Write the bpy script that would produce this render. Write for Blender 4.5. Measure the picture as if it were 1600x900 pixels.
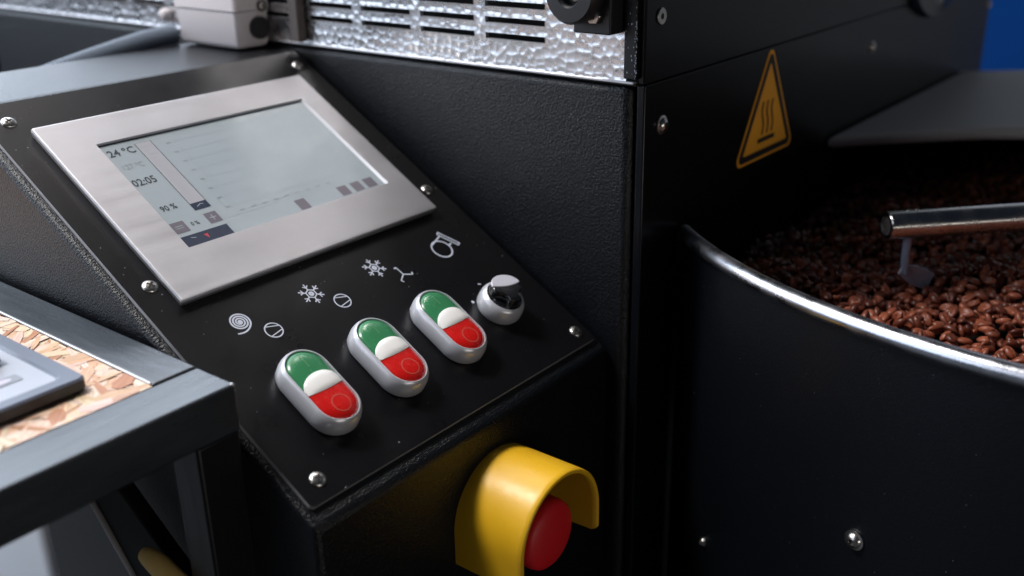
import bpy, bmesh, math, random
import numpy as np
from math import sin, cos, pi, radians, sqrt
from mathutils import Vector, Matrix
rnd = random.Random(7)
sc = bpy.context.scene
col = sc.collection
for o in list(bpy.data.objects):
    bpy.data.objects.remove(o)

# ------------------------------------------------------------------ camera
cam_d = bpy.data.cameras.new('camera'); cam = bpy.data.objects.new('camera', cam_d); col.objects.link(cam)
cam.matrix_world = Matrix(((0.6223, 0.3048, -0.7210, -0.2755),
                           (-0.7825, 0.2190, -0.5828, -0.5948),
                           (-0.0197, 0.9269, 0.3749, 0.1291),
                           (0, 0, 0, 1)))
cam_d.sensor_width = 36; cam_d.lens = 36 * 1606.2 / 1600
cam_d.clip_start = 0.02; cam_d.clip_end = 60
cam_d.dof.use_dof = True; cam_d.dof.focus_distance = 0.575; cam_d.dof.aperture_fstop = 4.6
sc.camera = cam

# ------------------------------------------------------------------ world and light
w = bpy.data.worlds.new('World'); sc.world = w; w.use_nodes = True
w.node_tree.nodes['Background'].inputs[0].default_value = (0.45, 0.6, 0.9, 1)
w.node_tree.nodes['Background'].inputs[1].default_value = 0.02
sc.view_settings.view_transform = 'Standard'; sc.view_settings.look = 'None'
sc.view_settings.exposure = 0.0; sc.view_settings.gamma = 1.0

def area(name, loc, target, sx, sy, power, colr):
    l = bpy.data.lights.new(name, 'AREA'); l.shape = 'RECTANGLE'; l.size = sx; l.size_y = sy
    l.energy = power; l.color = colr
    o = bpy.data.objects.new(name, l); col.objects.link(o); o.location = loc
    o.rotation_euler = (Vector(target) - Vector(loc)).to_track_quat('-Z', 'Y').to_euler()
    return o
area('high_window', (-0.49, 0.56, 1.76), (0.1, -0.3, -0.2), 0.42, 0.42, 42, (1.0, 0.97, 0.95))
area('back_windows', (0.2, 3.0, 1.65), (0.0, 0.0, 0.1), 5.4, 3.1, 215, (0.74, 0.85, 1.0))
area('left_windows', (-2.6, 1.9, 0.42), (0.2, -0.2, 0.0), 3.0, 0.7, 17, (0.70, 0.82, 1.0))
area('left_upper_fill', (-2.8, 2.0, 1.80), (0.2, 0.0, 0.0), 4.4, 1.9, 42, (0.85, 0.90, 1.0))  # added area light, whitens the reflections in the hammered sheet
area('ceiling_panel', (0.6, 1.2, 2.6), (0.1, 0, 0), 1.8, 1.2, 21, (1.0, 0.92, 0.89))
area('front_fill', (-0.35, -2.6, -0.16), (0.2, -0.3, -0.14), 1.3, 0.22, 7, (1.0, 0.93, 0.85))  # added low fill for the front faces, in place of room bounce

# ------------------------------------------------------------------ materials
def mat(name, base, rough=0.5, metal=0.0, spec=0.5, coat=0.0, bump=None, var=None, aniso=0, emit=None, roughvar=None, trans=0):
    """bump: list of (scale, strength, distance, kind, stretch) ; var: (scale, amount, colour2)"""
    m = bpy.data.materials.new(name); m.use_nodes = True
    nt = m.node_tree; b = nt.nodes['Principled BSDF']; N = nt.nodes.new; L = nt.links.new
    b.inputs['Base Color'].default_value = (*base, 1); b.inputs['Roughness'].default_value = rough
    b.inputs['Metallic'].default_value = metal; b.inputs['Specular IOR Level'].default_value = spec
    b.inputs['Coat Weight'].default_value = coat; b.inputs['Coat Roughness'].default_value = 0.08
    b.inputs['Anisotropic'].default_value = aniso
    if emit: b.inputs['Emission Color'].default_value = (*emit[0], 1); b.inputs['Emission Strength'].default_value = emit[1]
    tc = N('ShaderNodeTexCoord')
    def coords(stretch):
        mp = N('ShaderNodeMapping'); L(tc.outputs['Object'], mp.inputs[0]); mp.inputs['Scale'].default_value = stretch
        return mp.outputs[0]
    if var:
        s, amt, c2 = var[:3]; st = var[3] if len(var) > 3 else (1, 1, 1)
        n = N('ShaderNodeTexNoise'); n.inputs['Scale'].default_value = s; n.inputs['Detail'].default_value = 5
        L(coords(st), n.inputs['Vector'])
        r = N('ShaderNodeValToRGB'); r.color_ramp.elements[0].position = 0.5 - amt; r.color_ramp.elements[1].position = 0.5 + amt
        r.color_ramp.elements[0].color = (*base, 1); r.color_ramp.elements[1].color = (*c2, 1)
        L(n.outputs[0], r.inputs[0]); L(r.outputs[0], b.inputs['Base Color'])
    if roughvar:
        s, lo, hi = roughvar[:3]; st = roughvar[3] if len(roughvar) > 3 else (1, 1, 1)
        n = N('ShaderNodeTexNoise'); n.inputs['Scale'].default_value = s; n.inputs['Detail'].default_value = 4
        L(coords(st), n.inputs['Vector'])
        r = N('ShaderNodeMapRange'); r.inputs['From Min'].default_value = 0.3; r.inputs['From Max'].default_value = 0.7
        r.inputs['To Min'].default_value = lo; r.inputs['To Max'].default_value = hi
        L(n.outputs[0], r.inputs[0]); L(r.outputs[0], b.inputs['Roughness'])
    prev = None
    for (s, strength, dist, kind, st) in (bump or []):
        if kind == 'noise':
            n = N('ShaderNodeTexNoise'); n.inputs['Detail'].default_value = 3; out = n.outputs[0]
        else:
            n = N('ShaderNodeTexVoronoi'); n.feature = 'SMOOTH_F1'; out = n.outputs['Distance']
        n.inputs['Scale'].default_value = s; L(coords(st), n.inputs['Vector'])
        bp = N('ShaderNodeBump'); bp.inputs['Strength'].default_value = strength; bp.inputs['Distance'].default_value = dist
        L(out, bp.inputs['Height'])
        if prev: L(prev, bp.inputs['Normal'])
        prev = bp.outputs[0]
    if prev: L(prev, b.inputs['Normal'])
    return m

ONE = (1, 1, 1)
def specks(m, scale, thr, c):
    """tiny pale dust specks mixed over the base colour"""
    nt = m.node_tree; b = nt.nodes['Principled BSDF']; N = nt.nodes.new; L = nt.links.new
    tc = N('ShaderNodeTexCoord'); v = N('ShaderNodeTexVoronoi'); v.inputs['Scale'].default_value = scale
    L(tc.outputs['Object'], v.inputs['Vector'])
    lt = N('ShaderNodeMath'); lt.operation = 'LESS_THAN'; L(v.outputs['Distance'], lt.inputs[0])
    sep = N('ShaderNodeSeparateColor'); L(v.outputs['Color'], sep.inputs[0])
    pw = N('ShaderNodeMath'); pw.operation = 'POWER'; L(sep.outputs[0], pw.inputs[0]); pw.inputs[1].default_value = 7
    ml = N('ShaderNodeMath'); ml.operation = 'MULTIPLY'; L(pw.outputs[0], ml.inputs[0]); ml.inputs[1].default_value = thr
    L(ml.outputs[0], lt.inputs[1])
    mx = N('ShaderNodeMix'); mx.data_type = 'RGBA'; L(lt.outputs[0], mx.inputs[0])
    old = b.inputs['Base Color'].links
    if old: L(old[0].from_socket, mx.inputs[6])
    else: mx.inputs[6].default_value = b.inputs['Base Color'].default_value
    mx.inputs[7].default_value = (*c, 1); L(mx.outputs[2], b.inputs['Base Color'])
    return m

M = {}
M['powder'] = mat('black_powder_coat', (0.004, 0.005, 0.007), 0.30, spec=0.36, bump=[(820, 0.85, 0.0007, 'noise', ONE), (1400, 0.4, 0.0004, 'noise', ONE)])
M['powder_fine'] = specks(mat('black_fine_powder_coat', (0.003, 0.004, 0.006), 0.33, spec=0.35, bump=[(1500, 0.6, 0.0004, 'noise', ONE)]), 420, 0.10, (0.25, 0.27, 0.3))
M['plate'] = specks(mat('black_satin_plate', (0.004, 0.004, 0.005), 0.30, spec=0.3, roughvar=(30, 0.26, 0.36), bump=[(2600, 0.25, 0.0002, 'noise', ONE)]), 300, 0.13, (0.3, 0.3, 0.32))
M['gloss_black'] = specks(mat('black_lacquered_steel', (0.004, 0.005, 0.007), 0.26, spec=0.25, bump=[(900, 0.15, 0.0003, 'noise', ONE)]), 160, 0.04, (0.22, 0.24, 0.27))
M['gap'] = mat('dark_cavity', (0.004, 0.004, 0.004), 0.8)
M['alu'] = mat('brushed_aluminium', (0.66, 0.65, 0.67), 0.40, 0.85, bump=[(700, 0.08, 0.0003, 'noise', (0.03, 1, 1))], var=(22, 0.25, (0.56, 0.545, 0.56)), roughvar=(120, 0.38, 0.50, (0.05, 1, 1)))
M['alu_edge'] = mat('bare_aluminium_edge', (0.62, 0.62, 0.65), 0.4, 0.7)
M['hammer'] = mat('hammered_aluminium', (0.72, 0.71, 0.72), 0.26, 1.0, roughvar=(60, 0.23, 0.33))
M['steel'] = mat('stainless_steel', (0.62, 0.61, 0.60), 0.24, 1.0, roughvar=(90, 0.18, 0.32))
M['rim'] = mat('rolled_steel_rim', (0.66, 0.68, 0.74), 0.30, 1.0, bump=[(500, 0.1, 0.0005, 'noise', ONE)], roughvar=(80, 0.22, 0.38))
M['screw'] = mat('zinc_screw', (0.62, 0.60, 0.57), 0.28, 1.0)
M['dark'] = mat('recess_shade_colour', (0.02, 0.018, 0.017), 0.5)  # shade of the driver recess, put in as colour
M['silver'] = mat('silver_plastic', (0.62, 0.63, 0.68), 0.30, 0.35, coat=0.2)
M['cap'] = mat('painted_lavender_glint', (0.66, 0.66, 0.74), 0.3)  # window reflection on the grip end, put in as colour
M['green'] = mat('green_translucent_plastic', (0.035, 0.21, 0.085), 0.34, coat=0.0, roughvar=(150, 0.2, 0.3))
M['green_mark'] = mat('faded_green_mark', (0.10, 0.27, 0.13), 0.3)
M['red'] = mat('red_translucent_plastic', (0.60, 0.010, 0.008), 0.32, coat=0.0, roughvar=(150, 0.22, 0.32))
M['red_mark'] = mat('faded_red_mark', (0.60, 0.075, 0.055), 0.35)
M['lens'] = mat('white_lens_plastic', (0.88, 0.87, 0.84), 0.25, coat=0.2)
M['knob'] = mat('black_glossy_plastic', (0.010, 0.011, 0.013), 0.14, coat=0.5)
M['print'] = mat('white_screen_print', (0.56, 0.60, 0.70), 0.5)
M['yellow'] = mat('yellow_moulded_plastic', (0.80, 0.45, 0.015), 0.36, bump=[(900, 0.12, 0.0003, 'noise', ONE), (60, 0.12, 0.002, 'noise', ONE)], roughvar=(45, 0.30, 0.44))
M['estop_red'] = mat('matt_red_plastic', (0.74, 0.011, 0.018), 0.45, bump=[(1200, 0.1, 0.0002, 'noise', ONE)], roughvar=(60, 0.4, 0.55))
M['sticker_y'] = mat('amber_sticker', (0.95, 0.43, 0.02), 0.5, var=(40, 0.3, (0.88, 0.39, 0.018)))
M['sticker_k'] = mat('black_sticker_ink', (0.006, 0.006, 0.006), 0.5)
M['box'] = mat('pale_junction_box_plastic', (0.66, 0.61, 0.62), 0.42, bump=[(500, 0.1, 0.0003, 'noise', ONE)])
M['rubber'] = mat('black_rubber', (0.012, 0.013, 0.016), 0.45, bump=[(300, 0.1, 0.0005, 'noise', ONE)])
M['conduit'] = mat('grey_conduit_plastic', (0.20, 0.24, 0.30), 0.35)
M['lcd'] = mat('lcd_backing', (0.30, 0.345, 0.37), 0.20, emit=((0.42, 0.52, 0.58), 0.09), var=(35, 0.3, (0.34, 0.38, 0.41)), roughvar=(40, 0.18, 0.24), coat=0.0)
M['lcd_ink'] = mat('lcd_dark_text', (0.045, 0.055, 0.065), 0.3)
M['lcd_faint'] = mat('lcd_faint_text', (0.26, 0.30, 0.32), 0.3)
M['lcd_line'] = mat('lcd_thin_line', (0.31, 0.36, 0.39), 0.3)
M['lcd_navy'] = mat('lcd_navy_block', (0.035, 0.045, 0.075), 0.25)
M['lcd_mauve'] = mat('lcd_mauve_block', (0.16, 0.145, 0.175), 0.25)
M['lcd_tint'] = mat('lcd_lilac_tint', (0.42, 0.42, 0.46), 0.22)
M['lcd_red'] = mat('lcd_red_arrow', (0.50, 0.06, 0.07), 0.3)
M['table_paint'] = mat('worn_black_steel_paint', (0.010, 0.014, 0.019), 0.25, spec=1.0, bump=[(120, 0.35, 0.0012, 'noise', (1, 0.25, 1)), (900, 0.2, 0.0003, 'noise', ONE)], roughvar=(60, 0.22, 0.36, (1, 0.2, 1)), var=(90, 0.2, (0.034, 0.043, 0.053), (1, 0.15, 1)))
M['table_paint_x'] = mat('black_steel_paint_front_rail', (0.010, 0.013, 0.018), 0.25, spec=1.0, bump=[(120, 0.3, 0.0012, 'noise', (0.25, 1, 1)), (900, 0.2, 0.0003, 'noise', ONE)], roughvar=(60, 0.22, 0.36, (0.2, 1, 1)), var=(90, 0.2, (0.036, 0.045, 0.055), (0.15, 1, 1)))
M['leg_paint'] = mat('black_leg_paint', (0.005, 0.006, 0.008), 0.38, spec=0.35, bump=[(120, 0.3, 0.0012, 'noise', (1, 1, 0.2)), (900, 0.2, 0.0003, 'noise', ONE)])
M['weld'] = mat('bare_worn_steel', (0.50, 0.49, 0.50), 0.35, 0.9, bump=[(300, 0.3, 0.0006, 'noise', ONE)])
M['dev_frame'] = mat('grey_blue_device_rim', (0.14, 0.16, 0.21), 0.38, bump=[(900, 0.1, 0.0003, 'noise', ONE)])
M['dev_side'] = mat('charcoal_device_side', (0.012, 0.015, 0.02), 0.4)
M['dev_face'] = mat('pale_device_face', (0.44, 0.47, 0.53), 0.35, var=(50, 0.3, (0.38, 0.41, 0.48)))
M['dev_icon'] = mat('device_icon_grey', (0.25, 0.27, 0.31), 0.4)
M['dev_icon2'] = mat('device_icon_light', (0.52, 0.50, 0.60), 0.4)
M['pale'] = mat('pale_blue_grey_plastic', (0.80, 0.83, 0.88), 0.5)
M['blue'] = mat('blue_painted_wall', (0.001, 0.036, 0.17), 0.9, spec=0.1)
M['floor'] = mat('dark_concrete_floor', (0.03, 0.03, 0.033), 0.6, var=(6, 0.3, (0.05, 0.05, 0.05)))
M['deck'] = mat('grey_satin_steel', (0.72, 0.71, 0.69), 0.55, 0.0, bump=[(300, 0.12, 0.0005, 'noise', ONE)])
M['brown_dust'] = mat('coffee_dusted_steel', (0.016, 0.010, 0.007), 0.6, bump=[(500, 0.4, 0.001, 'noise', ONE)])
M['glass'] = mat('dark_sight_glass', (0.01, 0.02, 0.035), 0.1)
M['paddle'] = mat('blued_steel_paddle', (0.42, 0.52, 0.68), 0.45, 0.4)
M['brown_bracket'] = mat('tan_dull_bracket', (0.09, 0.075, 0.07), 0.5)

def vary(m, attr='tone'):
    nt = m.node_tree; b = nt.nodes['Principled BSDF']; a = nt.nodes.new('ShaderNodeAttribute'); a.attribute_name = attr
    return nt, b, a
# osb flakes: colour per flake + grain
M['osb'] = mat('osb_flakes', (0.6, 0.4, 0.25), 0.55, bump=[(260, 0.5, 0.0006, 'noise', (1, 1, 1))])
nt, b, a = vary(M['osb'])
mx = nt.nodes.new('ShaderNodeMix'); mx.data_type = 'RGBA'; mx.blend_type = 'MULTIPLY'; mx.inputs[0].default_value = 0.5
uvn = nt.nodes.new('ShaderNodeUVMap'); uvn.uv_map = 'grain'
mp = nt.nodes.new('ShaderNodeMapping'); mp.inputs['Scale'].default_value = (60, 1100, 1); nt.links.new(uvn.outputs[0], mp.inputs[0])
nz = nt.nodes.new('ShaderNodeTexNoise'); nz.inputs['Scale'].default_value = 1.0; nz.inputs['Detail'].default_value = 4; nt.links.new(mp.outputs[0], nz.inputs['Vector'])
rp = nt.nodes.new('ShaderNodeValToRGB'); rp.color_ramp.elements[0].position = 0.32; rp.color_ramp.elements[1].position = 0.62
rp.color_ramp.elements[0].color = (0.42, 0.28, 0.2, 1); rp.color_ramp.elements[1].color = (1, 1, 1, 1)
nt.links.new(nz.outputs[0], rp.inputs[0]); nt.links.new(a.outputs['Color'], mx.inputs[6]); nt.links.new(rp.outputs[0], mx.inputs[7]); nt.links.new(mx.outputs[2], b.inputs['Base Color'])
# beans
M['bean'] = mat('roasted_coffee_bean', (0.10, 0.03, 0.018), 0.38, coat=0.08, bump=[(900, 0.3, 0.0004, 'noise', ONE)])
nt = M['bean'].node_tree; b = nt.nodes['Principled BSDF']; oi = nt.nodes.new('ShaderNodeAttribute'); oi.attribute_name = 'tone'
M['bean_one'] = M['bean'].copy(); M['bean_one'].name = 'roasted_coffee_bean_single'
nt.links.new(oi.outputs['Color'], b.inputs['Base Color'])
nt = M['bean_one'].node_tree; b = nt.nodes['Principled BSDF']; oi = nt.nodes.new('ShaderNodeObjectInfo'); rp = nt.nodes.new('ShaderNodeValToRGB')
rp.color_ramp.elements[0].color = (0.085, 0.018, 0.009, 1); rp.color_ramp.elements[1].color = (0.38, 0.105, 0.052, 1)
nt.links.new(oi.outputs['Random'], rp.inputs[0]); nt.links.new(rp.outputs[0], b.inputs['Base Color'])

# ------------------------------------------------------------------ mesh helpers
def obj(name, bm, m, parent=None, smooth=True, mats=None, world=True, bevel=0, angle=35):
    """link a bmesh as one object. If parent: vertices are given in WORLD coordinates unless world=False (then parent-local)."""
    me = bpy.data.meshes.new(name)
    bmesh.ops.recalc_face_normals(bm, faces=bm.faces)
    bm.to_mesh(me); bm.free()
    for mm in (mats or [m]): me.materials.append(mm)
    o = bpy.data.objects.new(name, me); col.objects.link(o)
    if parent is not None:
        o.parent = parent
        if world:
            inv = abs_matrix(parent).inverted(); me.transform(inv)
    if bevel:
        bv = o.modifiers.new('bevel', 'BEVEL'); bv.width = bevel; bv.segments = 3; bv.limit_method = 'ANGLE'; bv.angle_limit = radians(30)
        bv.harden_normals = False
    if smooth:
        me.shade_smooth()
        me.set_sharp_from_angle(angle=radians(angle))
    return o
def abs_matrix(o):
    m = Matrix.LocRotScale(o.location, o.rotation_euler, o.scale)
    return abs_matrix(o.parent) @ m if o.parent else m
def thing(name, label, cat, loc=(0, 0, 0), rot=(0, 0, 0), group=None):
    o = bpy.data.objects.new(name, None); col.objects.link(o); o.location = loc; o.rotation_euler = rot
    o.empty_display_size = 0.02; o['label'] = label; o['category'] = cat
    if group: o['group'] = group
    return o
def tag(o, label, cat, group=None, kind=None):
    o['label'] = label; o['category'] = cat
    if group: o['group'] = group
    if kind: o['kind'] = kind
    return o
def box(bm, x0, x1, y0, y1, z0, z1, mi=0):
    v = [bm.verts.new((x, y, z)) for x in (x0, x1) for y in (y0, y1) for z in (z0, z1)]
    for f in ((0, 1, 3, 2), (4, 6, 7, 5), (0, 4, 5, 1), (2, 3, 7, 6), (0, 2, 6, 4), (1, 5, 7, 3)):
        bm.faces.new([v[i] for i in f]).material_index = mi
    return v
def prism(bm, pts, a, b, axis='z', mi=0):
    """extrude 2D polygon pts between a and b. axis x: pts=(y,z); y: pts=(x,z); z: pts=(x,y)"""
    def P(p, t): return {'x': (t, p[0], p[1]), 'y': (p[0], t, p[1]), 'z': (p[0], p[1], t)}[axis]
    A = [bm.verts.new(P(p, a)) for p in pts]; B = [bm.verts.new(P(p, b)) for p in pts]; n = len(pts)
    fs = [bm.faces.new(A), bm.faces.new(B)]
    for i in range(n): fs.append(bm.faces.new((A[i], A[(i + 1) % n], B[(i + 1) % n], B[i])))
    for f in fs: f.material_index = mi
def loft(bm, loops, cap0=True, cap1=True, closed=True, mi=0):
    R = [[bm.verts.new(p) for p in lp] for lp in loops]; n = len(R[0])
    for a, b in zip(R, R[1:]):
        for i in range(n if closed else n - 1):
            bm.faces.new((a[i], a[(i + 1) % n], b[(i + 1) % n], b[i])).material_index = mi
    if cap0: bm.faces.new(R[0][::-1]).material_index = mi
    if cap1: bm.faces.new(R[-1]).material_index = mi
    return R
def lathe(bm, prof, org=(0, 0, 0), ax=(0, 0, 1), seg=32, mi=0, cap0=True, cap1=True):
    ax = Vector(ax).normalized(); q = ax.to_track_quat('Z', 'Y'); X = q @ Vector((1, 0, 0)); Y = q @ Vector((0, 1, 0)); o = Vector(org)
    loops = [[o + ax * h + (X * cos(2 * pi * i / seg) + Y * sin(2 * pi * i / seg)) * max(r, 1e-5) for i in range(seg)] for r, h in prof]
    return loft(bm, loops, cap0, cap1, mi=mi)
def tube(bm, pts, r, seg=14, mi=0, cap=True):
    pts = [Vector(p) for p in pts]; loops = []
    up = Vector((0, 0, 1))
    for i, p in enumerate(pts):
        t = (pts[min(i + 1, len(pts) - 1)] - pts[max(i - 1, 0)]).normalized()
        a = t.cross(up if abs(t.dot(up)) < 0.95 else Vector((1, 0, 0))).normalized(); b = t.cross(a)
        rr = r[i] if isinstance(r, (list, tuple)) else r
        loops.append([p + a * rr * cos(2 * pi * k / seg) + b * rr * sin(2 * pi * k / seg) for k in range(seg)])
    loft(bm, loops, cap, cap, mi=mi)
def ribbon(bm, pts, wd, z, closed=False):
    """flat strip on local plane z along 2D pts"""
    n = len(pts); V = []
    for i in range(n):
        if closed: a, c = pts[i - 1], pts[(i + 1) % n]
        else: a, c = pts[max(i - 1, 0)], pts[min(i + 1, n - 1)]
        dx, dy = c[0] - a[0], c[1] - a[1]; l = math.hypot(dx, dy) or 1; nx, ny = -dy / l * wd / 2, dx / l * wd / 2
        p = pts[i]; V.append((bm.verts.new((p[0] + nx, p[1] + ny, z)), bm.verts.new((p[0] - nx, p[1] - ny, z))))
    for i in range(n if closed else n - 1):
        j = (i + 1) % n; bm.faces.new((V[i][0], V[i][1], V[j][1], V[j][0]))
def rrect(x0, x1, y0, y1, r, n=6):
    out = []
    for cx, cy, a0 in ((x1 - r, y1 - r, 0), (x0 + r, y1 - r, 90), (x0 + r, y0 + r, 180), (x1 - r, y0 + r, 270)):
        for k in range(n + 1):
            a = radians(a0 + 90 * k / n); out.append((cx + r * cos(a), cy + r * sin(a)))
    return out
def ngon(c, r, n, a0=0): return [(c[0] + r * cos(a0 + 2 * pi * i / n), c[1] + r * sin(a0 + 2 * pi * i / n)) for i in range(n)]

XS = 0.235      # machine side panel
YF = -0.282     # machine front plate
TILT = math.atan2(0.5095, 0.8605)

# ================================================================== SETTING
bm = bmesh.new(); box(bm, -6, 6, -6, 6, -0.95, -0.90)
o = obj('floor', bm, M['floor'], smooth=False); o['kind'] = 'structure'; o['label'] = 'dark concrete floor'
bm = bmesh.new(); box(bm, 3.4, 3.5, -6, 3.2, -0.9, 2.8)
o = obj('wall', bm, mat('grey_plaster_wall', (0.5, 0.5, 0.49), 0.8), smooth=False); o['kind'] = 'structure'; o['label'] = 'grey wall beyond the roaster'
bm = bmesh.new(); box(bm, 2.9, 2.96, -0.75, 1.6, -0.9, 0.32)
tag(obj('blue_partition', bm, M['blue'], bevel=.01), 'deep blue partition standing far behind the cooling bin', 'partition')

# ================================================================== SCREWS
def screw_mesh(name, r, h, recess='cross'):
    bm = bmesh.new()
    if recess == 'cross':
        prof = [(r, 0), (r * 0.98, h * 0.25), (r * 0.86, h * 0.6), (r * 0.62, h * 0.88), (r * 0.34, h)]
        lathe(bm, prof, seg=28, cap1=True)
        a = r * 0.52; t = r * 0.13
        for ang in (0.4, 0.4 + pi / 2):
            pts = [(-a, -t), (a, -t), (a, t), (-a, t)]; pts = [(x * cos(ang) - y * sin(ang), x * sin(ang) + y * cos(ang)) for x, y in pts]
            prism(bm, pts, h * 0.82, h * 1.03, 'z', 1)  # dark bars on top of the head draw the recess shade
    elif recess == 'flat':   # countersunk washer screw with hex socket
        lathe(bm, [(r, 0), (r, h * 0.6), (r * 0.92, h), (r * 0.36, h * 0.95), (r * 0.34, h * 0.3)], seg=28, cap1=True)
        lathe(bm, [(r * 0.35, h * 0.4), (r * 0.34, h * 0.55)], seg=6, mi=1)
        for f in bm.faces:
            c = f.calc_center_median()
            if math.hypot(c.x, c.y) < r * 0.2: f.material_index = 1
    else:                    # flanged button head
        lathe(bm, [(r * 1.0, 0), (r, h * 0.2), (r * 0.76, h * 0.28), (r * 0.70, h * 0.55), (r * 0.55, h * 0.85), (r * 0.32, h), (r * 0.30, h * 0.6)], seg=28, cap1=True)
        for f in bm.faces:
            c = f.calc_center_median()
            if math.hypot(c.x, c.y) < r * 0.1: f.material_index = 1
    bmesh.ops.recalc_face_normals(bm, faces=bm.faces)
    me = bpy.data.meshes.new(name); bm.to_mesh(me); bm.free(); me.materials.append(M['screw']); me.materials.append(M['dark'])
    me.shade_smooth(); me.set_sharp_from_angle(angle=radians(40)); return me
SM = {'cross': screw_mesh('cross_screw', 0.0045, 0.0017), 'flat': screw_mesh('socket_screw', 0.0052, 0.0012, 'flat'), 'button': screw_mesh('button_screw', 0.0056, 0.0032, 'button')}
def screw(kind, parent, loc, nrm, s=1.0, spin=0.0, name='screw'):
    """loc, nrm in world; placed under parent"""
    o = bpy.data.objects.new(name, SM[kind]); col.objects.link(o)
    q = Vector(nrm).to_track_quat('Z', 'Y'); m = Matrix.Translation(loc) @ q.to_matrix().to_4x4() @ Matrix.Rotation(spin, 4, 'Z') @ Matrix.Scale(s, 4)
    if parent:
        o.parent = parent; m = abs_matrix(parent).inverted() @ m
    o.matrix_basis = m
    return o

# ================================================================== ROASTER BODY
roaster = thing('coffee_roaster', 'black coffee roaster body with hammered metal side sheet and dark front plate', 'coffee roaster', (0.5, -0.1, -0.9))
# side panel: textured, rounded top and front edge (cross-section in plan & height lofted as bevelled box)
bm = bmesh.new(); box(bm, XS, XS + 0.05, YF + 0.008, 0.50, -0.70, 0.0125)
side = obj('side_panel', bm, M['powder'], roaster, bevel=0.0055)
side['label'] = 'rough black powder coated side panel with rounded top edge'
# front plates
bm = bmesh.new(); box(bm, XS + 0.0035, 0.95, YF, YF + 0.006, -0.62, 0.0128)
fp = obj('front_plate', bm, M['gloss_black'], roaster, bevel=0.0012); fp['label'] = 'lower black front plate carrying the warning sticker'
bm = bmesh.new(); box(bm, XS + 0.0015, 0.951, YF - 0.0006, YF + 0.004, 0.0132, 0.95)
fu = obj('front_plate', bm, M['gloss_black'], roaster, bevel=0.001); fu['label'] = 'upper black front plate above the seam'
bm = bmesh.new(); box(bm, XS + 0.0530, 0.948, YF + 0.0065, 0.49, -0.62, 0.12); box(bm, XS + 0.0530, 0.948, YF + 0.0065, -0.06, 0.1205, 0.94)
obj('inner_casing', bm, M['gap'], roaster, smooth=False)
# vertical corner trim with scratched face
bm = bmesh.new(); box(bm, XS - 0.0025, XS + 0.02, YF + 0.003, -0.2705, 0.0165, 0.93)
obj('corner_trim', bm, M['powder_fine'], roaster, bevel=0.0007)
bm = bmesh.new()
for k in range(70):
    z0 = rnd.uniform(0.017, 0.075); y0 = -0.2788 + rnd.gauss(0, .0004) if rnd.random() < .75 else rnd.uniform(-.2785, -.2715); a = rnd.uniform(.00010, .0003); b_ = rnd.uniform(.0002, .0011)
    v = [bm.verts.new(p) for p in ((XS - .00262, y0 - a, z0), (XS - .00262, y0 + a * .5, z0 - b_ * .3), (XS - .00262, y0 + a, z0 + b_), (XS - .00262, y0 - a * .6, z0 + b_ * .8))]; bm.faces.new(v)
pc = obj('paint_chips', bm, M['print'], roaster, smooth=False); pc['kind'] = 'stuff'; pc['label'] = 'small pale chips and scratches on the corner trim'
# thin bright ledge under the hammered sheet
bm = bmesh.new(); box(bm, XS - 0.0012, XS + 0.02, YF + 0.0055, 0.50, 0.0133, 0.0149)
obj('ledge_strip', bm, M['alu_edge'], roaster, bevel=0.0004)
bm = bmesh.new(); box(bm, XS - 0.0005, XS + 0.02, YF + 0.004, 0.50, 0.01255, 0.01325)
obj('seam_gasket', bm, M['gap'], roaster, smooth=False)
# screws
for k, loc, s in (('flat', (0.2525, YF - 0.0006, 0.0506), 0.95), ('button', (0.2585, YF, -0.0141), 1.05), ('button', (0.6028, YF, -0.0141), 0.9), ('button', (0.9440, YF, -0.0141), 0.9)):
    screw(k, roaster, loc, (0, -1, 0), s)
# sight glass
bm = bmesh.new(); lathe(bm, [(0.088, 0), (0.086, 0.006), (0.074, 0.007), (0.072, 0.004), (0.001, 0.0045)], (0.742, YF - 0.0012, 0.083), (0, -1, 0), 48)
obj('sight_glass', bm, M['glass'], roaster)

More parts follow.
